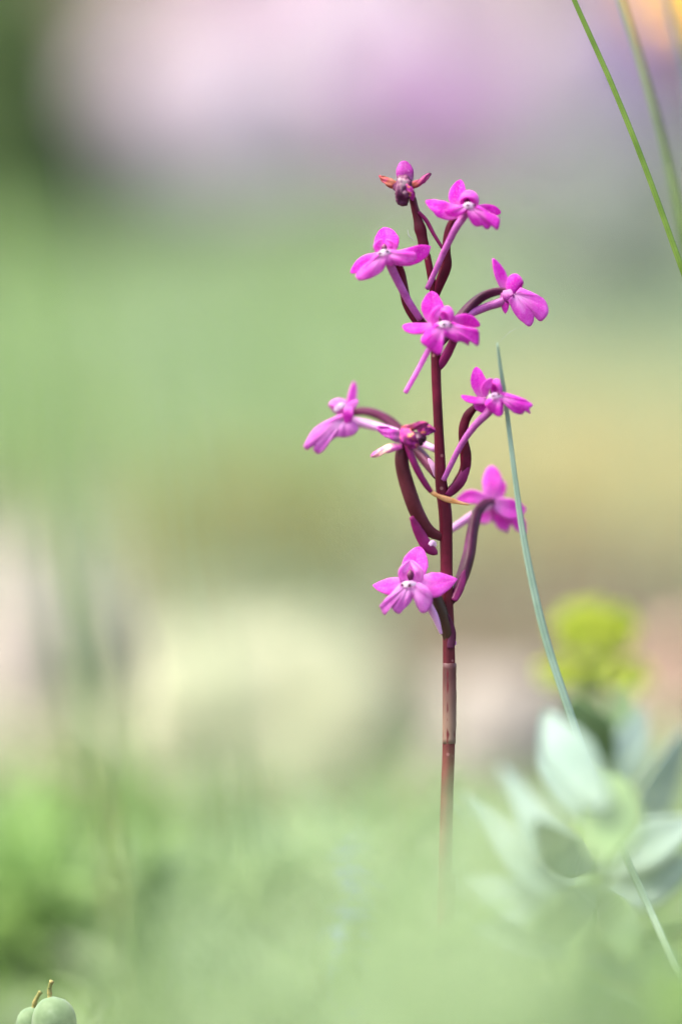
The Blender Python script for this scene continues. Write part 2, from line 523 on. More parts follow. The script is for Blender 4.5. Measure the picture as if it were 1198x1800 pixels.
def cushion(name, label, cat, px, top, bottom, hw, leaf, nleaf, lsz, blossom=None, nbl=0, bsz=0.006, group=None, at=None, hh=None, rr=None):
    """A plant growing as a low dome: stem, many small leaves and blossoms over the top."""
    if at is None:
        p = G(px, bottom)
        k = PX * depth(p) / D0
        h, r = (bottom - top) * k, hw * k
    else:
        p, h, r = at, hh, rr
    root = thing(name, p, label, cat, group)
    st = MB()
    for i in range(7):
        a = i * 0.9
        e = p + Vector((math.cos(a) * r * 0.55, math.sin(a) * r * 0.55, h * 0.75))
        tube3([p - Vector((0, 0, 0.004)), p + (e - p) * 0.5 + Vector((0, 0, h * 0.12)), e], [0.0018, 0.0014, 0.0008], sides=6, n=6, mb=st)
    st.build('stem', M['g_green'], root)
    V, F = [], []
    n = 0
    for _ in range(nleaf):
        a = rng.uniform(0, 6.283); ce = rng.uniform(-0.02, 1) ; rad = rng.uniform(0.45, 1.0) ** 0.6
        s = math.sqrt(max(0, 1 - ce * ce))
        lump = 1 + 0.25 * mnoise.noise(Vector((math.cos(a) * 2, math.sin(a) * 2, ce * 2 + p.x * 9)))
        c = np.array((p.x + math.cos(a) * s * r * rad * lump, p.y + math.sin(a) * s * r * rad * lump, p.z + max(0.002, ce * h * rad * lump)))
        d = np.array((rng.gauss(0, 1), rng.gauss(0, 1), rng.gauss(0.4, 0.8))); d /= np.linalg.norm(d)
        q = np.cross(d, np.array((rng.gauss(0, 1), rng.gauss(0, 1), rng.gauss(0, 1)))); q /= np.linalg.norm(q) + 1e-9
        L = lsz * rng.uniform(0.6, 1.3); W = L * 0.22
        V += [c - d * L / 2, c + q * W - d * L * 0.05, c + d * L / 2, c - q * W - d * L * 0.05]
        F.append((n, n + 1, n + 2, n + 3)); n += 4
    np_obj('foliage', V, F, leaf, root, 'stuff')
    if blossom:
        V, F = [], []
        n = 0
        for _ in range(nbl):
            a = rng.uniform(0, 6.283); ce = rng.uniform(0.12, 1)
            s = math.sqrt(max(0, 1 - ce * ce))
            lump = 1 + 0.25 * mnoise.noise(Vector((math.cos(a) * 2, math.sin(a) * 2, ce * 2 + p.x * 9)))
            nrm = np.array((math.cos(a) * s * 0.8, math.sin(a) * s * 0.8, 0.35 + ce)) + np.array([rng.gauss(0, 0.25) for _ in range(3)])
            nrm /= np.linalg.norm(nrm)
            c = np.array((p.x + math.cos(a) * s * r * 1.03 * lump, p.y + math.sin(a) * s * r * 1.03 * lump, p.z + ce * h * 1.03 * lump))
            u = np.cross(nrm, np.array((0.3, 0.9, 0.1))); u /= np.linalg.norm(u); v = np.cross(nrm, u)
            ro = rng.uniform(0, 1.2); S = bsz * rng.uniform(0.75, 1.2)
            for kx in range(5):
                t = ro + kx * 1.2566
                d1 = u * math.cos(t) + v * math.sin(t)
                d0 = u * math.cos(t - 0.5) + v * math.sin(t - 0.5)
                d2 = u * math.cos(t + 0.5) + v * math.sin(t + 0.5)
                V += [c, c + d0 * S * 0.75 + nrm * S * 0.18, c + d1 * S + nrm * S * 0.1, c + d2 * S * 0.75 + nrm * S * 0.18]
                F.append((n, n + 1, n + 2, n + 3)); n += 4
        np_obj('blossoms', V, F, blossom, root, 'stuff')
    return root

def rock(name, label, px, top, bottom, hw, mat, sd, flat=1.0, group='limestone rocks'):
    p = G(px, bottom)
    k = PX * depth(p) / D0
    h, r = (bottom - top) * k, hw * k
    V, F = [], []
    n, m = 22, 34
    for i in range(n + 1):
        th = math.pi * i / n
        for j in range(m):
            f = 2 * math.pi * j / m
            d = Vector((math.sin(th) * math.cos(f), math.sin(th) * math.sin(f), math.cos(th)))
            s = 1 + 0.28 * mnoise.noise(d * 1.5 + Vector((sd, 0, 0))) + 0.10 * mnoise.noise(d * 4.5 + Vector((0, sd, 0))) + 0.03 * mnoise.noise(d * 13 + Vector((0, sd, 0)))
            V.append((p.x + d.x * r * s, p.y + r * flat * 0.6 + d.y * r * s * flat, p.z + d.z * h * s * 0.95 + h * 0.05))
    for i in range(n):
        for j in range(m):
            F.append((i * m + j, (i + 1) * m + j, (i + 1) * m + (j + 1) % m, i * m + (j + 1) % m))
    o = np_obj(name, V, F, mat)
    return prop(o, label, 'rock', group)

# far: flower clumps on the rising bank
PG = 'flower clumps on the bank behind the orchid'
cushion('leafy_bush', 'dark green leafy bush beside the pale pink flower mound', 'bush', 10, -190, 420, 190, M['g_dark'], 5000, 0.022)
cushion('flower_mound', 'pale pink flower mound beside the dark green bush', 'flowers', 370, 50, 345, 215, M['g_grey'], 2200, 0.014, M['f_pale'], 2800, 0.009, PG)
cushion('flower_mound', 'broad pale pink flower mound behind the mauve flowers', 'flowers', 640, -60, 250, 270, M['g_grey'], 2200, 0.014, M['f_pale'], 2800, 0.010, PG)
cushion('flower_mound', 'mauve flower mound right behind the top of the orchid', 'flowers', 770, 140, 330, 130, M['g_grey'], 1500, 0.014, M['f_mauve'], 1500, 0.009, PG)
cushion('flower_mound', 'pale lilac flower mound between the mauve and violet flowers', 'flowers', 980, -10, 300, 130, M['g_grey'], 1500, 0.014, M['f_pale'], 1600, 0.009, PG)
cushion('flower_mound', 'violet flower mound below the orange flowers', 'flowers', 1110, -10, 240, 125, M['g_grey'], 1200, 0.014, M['f_violet'], 1900, 0.009, PG)
cushion('flower_mound', 'small magenta flower mound high on the bank', 'flowers', 490, -110, 60, 90, M['g_grey'], 800, 0.014, M['f_magenta'], 700, 0.009, PG)
cushion('flower_mound', 'orange yellow flowers above the violet mound', 'flowers', 1270, -170, 80, 110, M['g_fresh'], 600, 0.014, M['f_orange'], 2600, 0.013, PG)
def daisy(px, py, mm, rad, label, seed):
    r = random.Random(seed)
    c = P(px, py, mm); b = Vector((c.x + 0.012, c.y + 0.01, gh(c.x + 0.012, c.y + 0.01)))
    root = thing('daisy', b, label, 'flower', 'orange yellow daisies')
    tube3([b - Vector((0, 0, 0.004)), b + (c - b) * 0.5 + Vector((0.004, 0, 0)), c], [0.0016, 0.0013, 0.0012], sides=8).build('stem', M['g_fresh'], root)
    ax = Vector((-0.25, -0.75, 0.6)).normalized(); u = ax.cross(Vector((0, 0, 1))).normalized(); v = ax.cross(u)
    ce = MB(); V = []; F = []
    for i in range(7):
        th = i / 6 * math.pi / 2
        for j in range(12):
            a = j * math.pi / 6
            V.append(c + (u * math.cos(a) + v * math.sin(a)) * rad * 0.33 * math.sin(th) + ax * (rad * 0.2 * math.cos(th) + 0.0006))
    for i in range(6):
        for j in range(12):
            F.append((i * 12 + j, i * 12 + (j + 1) % 12, (i + 1) * 12 + (j + 1) % 12, (i + 1) * 12 + j))
    ce.add(V, F).build('centre', M['f_orange'], root)
    for k in range(14):
        a = k * 2 * math.pi / 14 + r.uniform(-0.06, 0.06)
        d = u * math.cos(a) + v * math.sin(a); q = ax.cross(d)
        dr = r.uniform(-0.1, 0.12)
        V = []; F = []
        for i in range(6):
            t = i / 5
            wv = rad * 0.2 * (0.35 + 1.4 * t - 0.95 * t * t * t) * (0.55 if i == 5 else 1)
            cc = c + d * rad * (0.15 + 0.85 * t) + ax * rad * dr * t * t
            V += [cc - q * wv + ax * wv * 0.2, cc, cc + q * wv + ax * wv * 0.2]
        for i in range(5):
            for j in range(2):
                n = i * 3 + j
                F.append((n, n + 1, n + 4, n + 3))
        MB().add(V, F).build('petal', M['f_orange'], root, solid=0.0003)
daisy(1235, -40, 420, 0.017, 'orange yellow daisy on a tall stalk before the violet flowers', 1)
daisy(1340, 0, 460, 0.017, 'orange yellow daisy standing beside the other daisy', 2)
cushion('grey_shrublet', 'grey green shrublet behind the upper right flowers', 'plant', 1080, 250, 540, 190, M['g_grey'], 2600, 0.013)
cushion('moss_cushion', 'olive green moss cushion on the ground behind the orchid', 'moss', 440, 830, 1030, 240, M['g_olive'], 4500, 0.006)
blades('bank_grass', M['g_pale'], in_rect(-150, 1350, 330, 760, 5200, 120, 3.4) + in_rect(-1600, -150, 250, 1200, 1300, 120, 4.0) + in_rect(1350, 2800, 250, 1200, 1300, 120, 4.0), 'pale green grass on the bank')
blades('meadow_grass', M['g_fresh'], in_rect(-100, 760, 480, 900, 1700, 150, 2.6) + in_rect(-250, 150, 100, 800, 900, 150, 3) + in_rect(-1600, -150, 500, 1900, 1000, 130, 3) + in_rect(1350, 2800, 500, 1900, 1000, 130, 3), 'fresh green grass behind the orchid')
blades('dry_grass', M['straw'], in_rect(720, 1400, 740, 970, 1600, 170, 2.0) + in_rect(100, 720, 760, 1000, 300, 120, 1.8), 'dry straw coloured grass behind the orchid')
blades('tall_grass', M['g_pale'], in_rect(-150, 700, 620, 1240, 520, 330, 1.7, (0.05, 0.5)) + in_rect(700, 1350, 640, 1150, 160, 300, 1.7, (0.05, 0.5)), 'tall pale grass stalks standing among the rocks')
blades('pale_dry_grass', M['straw_pale'], in_rect(-100, 420, 980, 1400, 1500, 120, 1.9) + in_rect(200, 620, 1180, 1440, 700, 90, 1.7) + in_rect(600, 1250, 1270, 1440, 900, 80, 1.7), 'pale dry grass among the rocks')
rock('rock', 'pale grey beige limestone rock beside the yellowish rock', 70, 1010, 1270, 170, M['lime_rock'], 1.3, 1.6)
rock('rock', 'pale yellowish lichen covered rock behind the lower stem', 470, 1140, 1340, 290, M['lichen_rock'], 5.2, 1.3)
rock('rock', 'pale beige limestone rock behind the spurge', 890, 1190, 1400, 150, M['lime_rock'], 9.4)
rock('rock', 'small pinkish rock beside the lime green spurge', 1200, 1130, 1290, 70, M['pink_rock'], 12.4)
rock('rock', 'small pinkish stone under the spurge leaves', 1055, 1690, 1770, 55, M['pink_rock'], 21.0)
blades('low_grass', M['g_fresh'], in_rect(-60, 1260, 1340, 1900, 2600, 105, 2.0) + in_rect(-60, 300, 1420, 1800, 500, 150, 2.0), 'short fresh green grass around the orchid')
blades('low_pale_grass', M['g_pale'], in_rect(-60, 1260, 1260, 1900, 4200, 100, 2.0), 'short pale green grass around the orchid')

# ------------------------------------------------------------------ the orchid
base = P(758, 2146, 0)
base.z = gh(base.x, base.y)
orchid = thing('orchid', base, 'magenta wild orchid with burgundy stem and small spurred flowers', 'orchid')
sb = tube([(757, 2190, 0), (764, 2000, 0), (774, 1780, 0), (778, 1660, 0), (781, 1570, 0), (783, 1480, 0), (785, 1400, 0), (788, 1320, 0), (789, 1240, 0), (789, 1165, 0),
           (788, 1110, 0), (785, 1040, 0), (784, 960, 0), (782, 900, 0), (775, 850, 0), (772, 790, 0), (769, 730, 0), (766, 670, 0), (765, 610, 0), (763, 560, 0), (762, 520, 0), (756, 482, 0), (750, 448, 0)],
          [14, 14, 13, 12.5, 12, 11, 11, 11, 11, 11, 11, 11, 11, 11.3, 10.5, 9.5, 9, 8.8, 9, 8.5, 7.5, 6.5, 6], sides=20, n=120, ridge=0.05, nr=5, twist=1.5, wob=0.12)
sb.build('stem', M['stem'], orchid)
# leaf sheaths on the lower stem
petal([(768, 1900, -1.2), (776, 1700, -1.4), (790, 1590, -1.2), (797, 1536, -0.4)], [13.5, 13, 8, 3], cup=-0.8, round_=0.3, n=20).build('sheath', organic('sheath_brown', [(0.3, (0.07, 0.03, 0.025)), (0.7, (0.12, 0.06, 0.045))], 200, 0.5, 0.2), orchid, solid=0.0003)
def sheath_pale():
    m = organic('sheath_papery', [(0.3, (0.07, 0.022, 0.02)), (0.7, (0.12, 0.04, 0.036))], 260, 0.45, 0.0, None, 0.3, 5000)
    nt = m.node_tree; b = nt.nodes['Principled BSDF']; src = b.inputs['Base Color'].links[0].from_socket
    g = nt.nodes.new('ShaderNodeNewGeometry'); sp = nt.nodes.new('ShaderNodeSeparateXYZ'); nt.links.new(g.outputs['Position'], sp.inputs[0])
    mr = nt.nodes.new('ShaderNodeMapRange'); mr.inputs[1].default_value = P(789, 1190).z; mr.inputs[2].default_value = P(789, 1275).z
    nt.links.new(sp.outputs[2], mr.inputs[0])
    mx = nt.nodes.new('ShaderNodeMix'); mx.data_type = 'RGBA'
    nt.links.new(mr.outputs[0], mx.inputs[0]); nt.links.new(src, mx.inputs[6]); mx.inputs[7].default_value = (0.19, 0.12, 0.085, 1)
    nt.links.new(mx.outputs[2], b.inputs['Base Color'])
    return m
tube([(788.5, 1307, 0), (789, 1262, 0), (789.3, 1215, 0), (789.3, 1166, 0)], [11.6, 12.1, 12.1, 11.9], sides=20, n=16, wob=0.06, ridge=0.03, nr=5).build('sheath', sheath_pale(), orchid)

def flower(label, c, z=0.0):
    o = MB()
    return dict(label=label, c=P(c[0], c[1], z), root=None)

def mk_flower(center, column, label=None):
    """the column in the throat is the flower's own mesh; petals hang from it"""
    f = column.build('flower', M['column'], orchid, origin=P(*center), label=label)
    return f
TH = 0.00022

# --- A: upper right
f = mk_flower((820, 360, -5), blob(821, 356, -3.2, 6, 6, 6, 0.2))
petal([(803, 368, -3.5), (803, 345, -3.2), (809, 316, -2.2)], [8, 15, 12], cup=0.25, round_=0.45).build('dorsal_sepal', M['petal'], f, solid=TH)
dome(824, 352, -4.5, 16.5, 17, 15, (-0.15, -0.75, -0.75), 62).build('hood', M['petal_light'], f, solid=TH)
petal([(812, 372, -4.2), (786, 371, -4.4), (766, 362, -4.6), (749, 353, -4)], [10, 15, 12, 5], cup=-0.3, tilt=15, round_=0.3, ruf=1).build('lateral_sepal', M['petal'], f, solid=TH)
petal([(834, 368, -3.6), (858, 368, -3.6), (879, 374, -2.8)], [7, 9, 7], cup=-0.2, tilt=20, round_=0.35).build('lateral_sepal', M['petal'], f, solid=TH)
lip = fan((822, 361), [(811.6, 360), (800, 367), (780, 371), (790, 380), (805, 381), (815, 374), (823, 373), (824, 385), (835.5, 398), (847, 396.5), (855.5, 403), (862, 396.5), (860.5, 387), (865.5, 393), (874, 404), (877.5, 385), (860.5, 374), (840.5, 362)], -6.2)
lip.build('lip', M['petal'], f, solid=TH)
petal([(813, 365, -6.5), (822, 361, -6.9), (834, 364, -6.6)], [3.0, 5.0, 3.0], cup=-0.3).build('throat', M['throat'], f, solid=TH)
for sx, sy in ((821.5, 361), (834, 361)):
    blob(sx, sy, -7.95, 3.3, 2.6, 1.5, 0.1, n=6, m=8).build('spot', M['spot'], f)
tube([(822, 366, -5), (812, 384, -4.6), (800, 402, -4.2), (778, 446, -2.6), (763, 480, -1.8), (750, 508, -1.4)], [8, 7, 6.5, 5.5, 5, 4.6], sides=12).build('spur', M['spur'], f)
tube([(812, 372, -3), (795, 390, -1.6), (787, 412, -1.0), (784, 442, -0.7), (783, 466, -0.4), (773, 494, -0.2), (764, 522, 0)], [5, 6.5, 7, 7.5, 9.5, 9, 6], ridge=0.14, twist=2.2).build('ovary', M['ovary'], f)

# --- B: upper left
f = mk_flower((678, 445, -5), blob(675, 436, -3.6, 5, 7, 5, 0.2))
petal([(678, 446, -3.2), (679, 424, -2.8), (674, 400, -1.8)], [14, 22, 18], cup=0.22, round_=0.5).build('dorsal_sepal', M['petal'], f, solid=TH)
hd = petal([(665, 445, -4.2), (661, 432, -5.2), (671, 421, -4.6)], [4, 5.5, 4], cup=0.5, tilt=25)
petal([(688, 445, -4.2), (690, 432, -5.0), (677, 421, -4.6)], [4, 6, 4], cup=0.5, tilt=-25, mb=hd)
hd.build('hood', M['petal_light'], f, solid=TH)
petal([(686, 455, -4.4), (718, 452, -4.6), (740, 443, -4.2), (756, 433, -3.4)], [11, 15.5, 13, 4], cup=-0.25, tilt=18, round_=0.25).build('lateral_sepal', M['petal'], f, solid=TH)
petal([(672, 450, -4.4), (642, 461, -4.6), (616, 480, -4)], [7, 12, 6], cup=-0.2, tilt=10, round_=0.3).build('lateral_sepal', M['petal'], f, solid=TH)
lip = fan((675, 444), [(660, 445), (650, 458), (626, 480), (631, 493), (652.6, 488), (672.6, 475), (677.6, 464), (686.5, 468), (694, 462), (697, 457), (702, 467), (718, 463), (730, 457), (730, 445), (710, 443), (685, 439)], -5.6)
lip.build('lip', M['petal_light'], f, solid=TH)
petal([(663, 448, -6.0), (674, 444, -6.5), (686, 442, -6.1)], [3.0, 5.0, 3.0], cup=-0.3).build('throat', M['throat'], f, solid=TH)
for sx, sy in ((667, 445.5), (680, 441.5)):
    blob(sx, sy, -7.65, 3.1, 2.6, 1.5, 0.1, n=6, m=8).build('spot', M['spot'], f)
tube([(680, 452, -5), (687, 470, -4.4), (700, 497, -3.2), (718, 530, -2.2), (738, 561, -1.4)], [8, 7.5, 7, 6.5, 6], sides=12).build('spur', M['spur'], f)
tube([(690, 455, -3), (702, 474, -1.2), (709, 503, -0.6), (717, 535, -0.2), (738, 568, 0), (760, 590, 0.2)], [5, 7, 8, 9, 9.5, 6], ridge=0.14, twist=2.4).build('ovary', M['ovary'], f)

# --- C: centre
f = mk_flower((775, 568, -6), blob(774, 560, -4.8, 5, 7, 5, 0.2))
petal([(766, 572, -4.4), (760, 542, -4.2), (758, 512, -3.0)], [11, 20, 16], cup=0.22, round_=0.5).build('dorsal_sepal', M['petal'], f, solid=TH)
hd = petal([(763, 574, -5.4), (763, 554, -6.4), (775, 538, -5.8)], [5, 8, 6], cup=0.5, tilt=20)
dome(785, 554, -6, 11.5, 15.5, 10, (-0.6, -0.6, -0.6), 60, mb=hd)
hd.build('hood', M['petal_light'], f, solid=TH)
petal([(768, 574, -5.6), (735, 575, -6.0), (707, 574, -5.2)], [8, 9.5, 8], cup=-0.5, tilt=40, round_=0.3).build('lateral_sepal', M['petal'], f, solid=TH)
petal([(790, 568, -5.4), (818, 563, -5.6), (843, 572, -5.0)], [8, 10.5, 7], cup=-0.3, tilt=30, round_=0.35).build('lateral_sepal', M['petal'], f, solid=TH)
lip = fan((780, 570), [(766, 569), (748, 583), (739, 600), (752.6, 613), (767.7, 623), (776, 620), (778, 605), (780, 592), (788, 594), (800, 600), (813, 601), (823, 607), (826, 597), (839, 608), (842, 593), (839, 579), (818, 575), (795, 566)], -7.2)
lip.build('lip', M['petal'], f, solid=TH)
petal([(766, 572, -7.4), (780, 570, -8.1), (797, 571, -7.6)], [3.0, 5.0, 3.0], cup=-0.3).build('throat', M['throat'], f, solid=TH)
for sx, sy in ((779.5, 570.5), (792.5, 569)):
    blob(sx, sy, -9.25, 3.6, 2.9, 1.5, 0.1, n=6, m=8).build('spot', M['spot'], f)
tube([(778, 575, -6), (764, 596, -5.6), (750, 620, -5.2), (731, 656, -4.6), (712, 690, -4.2)], [7, 6, 5, 4.6, 4.4], sides=12).build('spur', M['petal_soft'], f)
tube([(786, 576, -4), (797, 594, -2.4), (790, 614, -1.2), (777, 636, -0.2), (768, 650, 0.2)], [5, 7.5, 8, 7.5, 5], ridge=0.12, twist=2).build('ovary', M['bract'], f)

# --- D: right, seen from the side
f = mk_flower((893, 520, 3), blob(897, 512, 3.4, 7, 9, 7, 0.2))
petal([(888, 512, 4.6), (876, 484, 4.6), (866, 454, 4.2)], [8, 9.5, 5], cup=0.5, tilt=45, round_=0.4).build('dorsal_sepal', M['petal'], f, solid=TH)
dome(904, 503, 3.4, 15, 21, 14, (0.75, -0.65, -0.2), 58).build('hood', M['petal'], f, solid=TH)
petal([(890, 510, 2.2), (893, 522, 1.4), (901, 530, 1.6)], [8, 10, 6], cup=-0.3, tilt=20).build('lateral_sepal', M['petal_dark'], f, solid=TH)
petal([(885, 515, 3.0), (886, 534, 2.6), (888, 551, 2.8)], [7, 7, 3], cup=-0.4, tilt=40, round_=0.3).build('lateral_sepal', M['petal'], f, solid=TH)
lip = fan((904, 516), [(892, 528), (905, 553), (920, 568), (930, 574), (937, 565), (937, 550), (934, 541), (942, 550), (945.5, 563), (953, 563), (963, 549), (957, 528), (940.5, 517), (914, 506)], 1.8)
lip.build('lip', M['petal_light'], f, solid=TH)
tube([(896, 524, 3), (878, 532, 3.2), (856, 539, 3.4), (830, 550, 2.8), (806, 563, 2), (788, 574, 1.4)], [7, 8, 7.5, 7, 6.5, 6], sides=12).build('spur', M['spur'], f)
tube([(892, 512, 3.6), (872, 512, 3.8), (848, 520, 3.6), (826, 538, 3), (806, 562, 2), (786, 590, 1), (770, 610, 0)], [5, 7, 8.5, 9, 9, 8, 5], ridge=0.16, twist=1.6).build('ovary', M['ovary_purple'], f)

# --- E: right middle
f = mk_flower((866, 695, -5), blob(866, 688, -3.6, 6, 6, 6, 0.2))
petal([(848, 698, -3.6), (841, 674, -3.4), (836, 645, -2.4)], [8, 14, 11], cup=0.28, round_=0.5).build('dorsal_sepal', M['petal'], f, solid=TH)
hd = petal([(851, 697, -4.4), (852, 680, -5.4), (865, 666, -5.0)], [5, 8, 6], cup=0.5, tilt=25)
dome(872, 681, -4.8, 10.5, 15, 10, (-0.55, -0.6, -0.6), 60, mb=hd)
hd.build('hood', M['petal_light'], f, solid=TH)
petal([(854, 702, -4.2), (832, 701, -4.6), (810, 696, -4.0)], [6, 6, 4.5], cup=-0.6, tilt=52, round_=0.3).build('lateral_sepal', M['petal'], f, solid=TH)
petal([(838, 702, -4.4), (845, 713, -4.0), (866, 721, -3.6)], [8, 11, 7], cup=-0.4, round_=0.3).build('lateral_sepal', M['petal'], f, solid=TH)
lip = fan((874, 695), [(863, 695), (852, 708), (856, 718), (870, 730), (878, 732), (883, 726), (884, 712), (885.5, 707), (890, 710), (898, 722), (910, 728), (920, 726), (922, 718), (931.5, 727), (929.5, 718), (936, 713), (926, 704), (908, 697), (892, 692), (884, 690)], -6.2)
lip.build('lip', M['petal'], f, solid=TH)
petal([(858, 699, -6.4), (868, 696, -7.0), (882, 695, -6.6)], [3.0, 5.0, 3.0], cup=-0.3).build('throat', M['throat'], f, solid=TH)
for sx, sy in ((876, 693), (866.5, 695.5)):
    blob(sx, sy, -8.25, 3.3, 2.6, 1.5, 0.1, n=6, m=8).build('spot', M['spot'], f)
tube([(870, 702, -5), (858, 724, -4.6), (835, 747, -3.8), (811, 780, -2.8), (793, 815, -2.0), (779, 844, -1.6)], [8, 7.5, 6.5, 5.5, 5, 4.6], sides=12).build('spur', M['spur'], f)
tube([(850, 708, -3.4), (833, 718, -2.4), (819, 737, -1.4), (813, 764, -1), (817, 794, -0.6), (815, 825, -0.4), (803, 852, 0), (784, 870, 0)], [5, 7, 8, 8, 9, 10, 10.5, 7], ridge=0.14, twist=2.4, wob=0.15).build('ovary', M['ovary'], f)
petal([(786, 872, -0.9), (808, 850, -1.2), (821, 820, -0.9), (824, 796, -0.6)], [6, 8, 6, 3], cup=-0.5, tilt=25, round_=0.3).build('bract', M['bract'], f, solid=TH)

# --- F: far left, seen from the side
Z = 11
f = mk_flower((604, 728, Z), blob(604, 722, Z, 8, 8, 8, 0.2))
petal([(612, 716, Z + 1), (617, 696, Z + 1), (622, 671, Z + 2)], [7, 7, 5], cup=0.5, tilt=45, round_=0.4).build('dorsal_sepal', M['petal_light'], f, solid=TH)
dome(595, 716, Z - 1, 18, 15, 14, (-0.75, -0.65, -0.2), 58).build('hood', M['petal_soft'], f, solid=TH)
petal([(610, 722, Z - 2), (618, 713, Z - 2.4), (629, 703, Z - 2)], [7, 7, 4], cup=-0.3, round_=0.35).build('lateral_sepal', M['petal_soft'], f, solid=TH)
petal([(612, 715, Z - 2.6), (612, 729, Z - 3), (609, 746, Z - 2.4)], [7, 8.5, 5], cup=-0.3, round_=0.35).build('lateral_sepal', M['petal'], f, solid=TH)
lip = fan((605, 735), [(602, 727), (577.6, 738), (552.6, 753), (534, 783), (541, 790), (552.6, 781), (550, 790), (559, 798), (570, 790), (580, 775), (592.6, 768), (600, 769), (607.6, 768), (620, 765), (630, 753), (620, 740)], 9.0)
lip.build('lip', M['petal_soft'], f, solid=TH)
petal([(588, 722, Z - 3.2), (598, 714, Z - 3.6), (608, 711, Z - 3.2)], [3.0, 5.0, 3.0], cup=-0.3).build('throat', M['throat'], f, solid=TH)  # on this flower the white pad paints the highlight on the hood
tube([(604, 736, Z), (622, 741, Z), (650, 747, Z - 0.5), (690, 758, Z - 2), (730, 774, Z - 5), (765, 790, Z - 7)], [8, 8.5, 8, 7, 6.5, 6], sides=12).build('spur', M['spur_pale'], f)
tube([(606, 732, Z + 0.5), (625, 724, Z + 0.8), (650, 725, Z + 0.5), (685, 742, Z), (718, 776, Z - 2), (745, 806, Z - 5), (768, 836, Z - 9.5)], [5, 7, 8, 9, 10, 10, 7], ridge=0.15, twist=1.6).build('ovary', M['ovary_purple'], f)
petal([(768, 838, 1.2), (762, 822, 1.0), (752, 806, 1.2)], [5, 5, 3], cup=-0.4, round_=0.3).build('bract', M['bract_tip'], f, solid=TH)

# --- G: right, seen from behind
Z = 13
f = mk_flower((864, 885, Z), blob(864, 882, Z, 9, 9, 8, 0.2))
petal([(862, 884, Z - 1), (865, 852, Z - 1), (863, 819, Z)], [12, 18, 16], cup=-0.25, round_=0.5).build('dorsal_sepal', M['petal_light'], f, solid=TH)
petal([(870, 878, Z + 1), (879, 862, Z + 1.4), (884, 845, Z + 1.6)], [8, 9, 7], cup=0.3, round_=0.4).build('hood', M['petal_light'], f, solid=TH)
petal([(856, 880, Z - 1.2), (828, 873, Z - 1.4), (801, 879, Z - 0.6)], [8, 12, 6], cup=0.3, round_=0.35).build('lateral_sepal', M['petal_light'], f, solid=TH)
petal([(870, 884, Z - 1), (897, 895, Z - 1), (924, 895, Z - 0.4)], [12, 18, 10], cup=0.3, round_=0.4).build('lateral_sepal', M['petal_light'], f, solid=TH)
lip = petal([(862, 886, Z + 1), (855, 902, Z + 2), (846, 920, Z + 2)], [10, 13, 9], cup=0.3, round_=0.35, ruf=1)
petal([(866, 886, Z + 1), (880, 908, Z + 2), (891, 934, Z + 2)], [12, 17, 7], cup=0.3, round_=0.25, ruf=1, mb=lip)
petal([(874, 886, Z + 1), (902, 908, Z + 2), (922, 936, Z + 2.6)], [9, 12, 8], cup=0.3, round_=0.3, ruf=1, mb=lip)
lip.build('lip', M['petal_light'], f, solid=TH)
tube([(862, 886, Z - 0.5), (846, 896, Z - 1), (822, 911, Z - 3), (793, 930, Z - 5)], [7, 7.5, 7, 6.5], sides=12).build('spur', M['spur_pale'], f)
tube([(866, 880, Z - 1.2), (850, 886, Z - 3.4), (836, 903, Z - 5.4), (829, 935, Z - 7.5), (824, 972, Z - 9), (814, 1010, Z - 11), (799, 1048, Z - 12.6), (790, 1062, Z - 13)], [5, 7.5, 9.5, 10, 11, 11, 8, 5], ridge=0.14, twist=1.8).build('ovary', M['ovary_purple'], f)
petal([(797, 1056, -0.9), (808, 1030, 0.2), (816, 1002, 1.0)], [6, 7.5, 3], cup=-0.5, round_=0.3).build('bract', M['bract'], f, solid=TH)

# --- H: lowest flower, facing the lens
f = mk_flower((720, 1025, -4), blob(721, 1011, -2.8, 6, 9, 6, 0.2))
petal([(724, 1026, -2.6), (729, 994, -2.4), (738, 961, -1.4)], [14, 23, 17], cup=0.2, round_=0.5).build('dorsal_sepal', M['petal_light'], f, solid=TH)
hd = petal([(706, 1022, -3.4), (706, 1004, -4.6), (720, 985, -3.8)], [5, 6.5, 4], cup=0.5, tilt=25, round_=0.25)
petal([(738, 1022, -3.4), (737, 1004, -4.6), (721, 985, -3.8)], [5, 6.5, 4], cup=0.5, tilt=-25, round_=0.25, mb=hd)
hd.build('hood', M['petal_soft'], f, solid=TH)
petal([(711, 1021, -3.4), (690, 1030, -3.8), (672, 1031, -3.4), (655, 1029, -2.8)], [7, 15, 11, 2], cup=-0.2, tilt=10, round_=0.15).build('lateral_sepal', M['petal_light'], f, solid=TH)
petal([(734, 1022, -3.4), (757, 1028, -3.8), (779, 1024, -3.6), (803, 1018, -2.8)], [11, 22, 17, 2], cup=-0.2, tilt=-10, round_=0.15).build('lateral_sepal', M['petal_light'], f, solid=TH)
lip = fan((720, 1026), [(703, 1026), (683, 1048), (667.5, 1063), (669, 1070), (675.5, 1081), (681, 1070), (686, 1063), (691, 1073), (701, 1079), (710, 1070), (720, 1060), (726, 1050), (730, 1060), (736.5, 1073), (745, 1078), (755, 1070), (760, 1055), (756.5, 1040), (738, 1025)], -4.8)
lip.build('lip', M['petal_soft'], f, solid=TH)
petal([(703, 1029, -5.0), (717, 1027, -5.7), (732, 1026, -5.2)], [3.0, 5.0, 3.0], cup=-0.3).build('throat', M['throat'], f, solid=TH)
for sx, sy in ((706, 1028), (719.5, 1029)):
    blob(sx, sy, -6.95, 3.5, 3.1, 1.5, 0.1, n=6, m=8).build('spot', M['spot'], f)
tube([(728, 1032, -4), (748, 1056, -3.8), (764, 1084, -2.8), (775, 1114, -2)], [8, 7, 6.2, 2.6], sides=12).build('spur', M['spur_pale'], f)
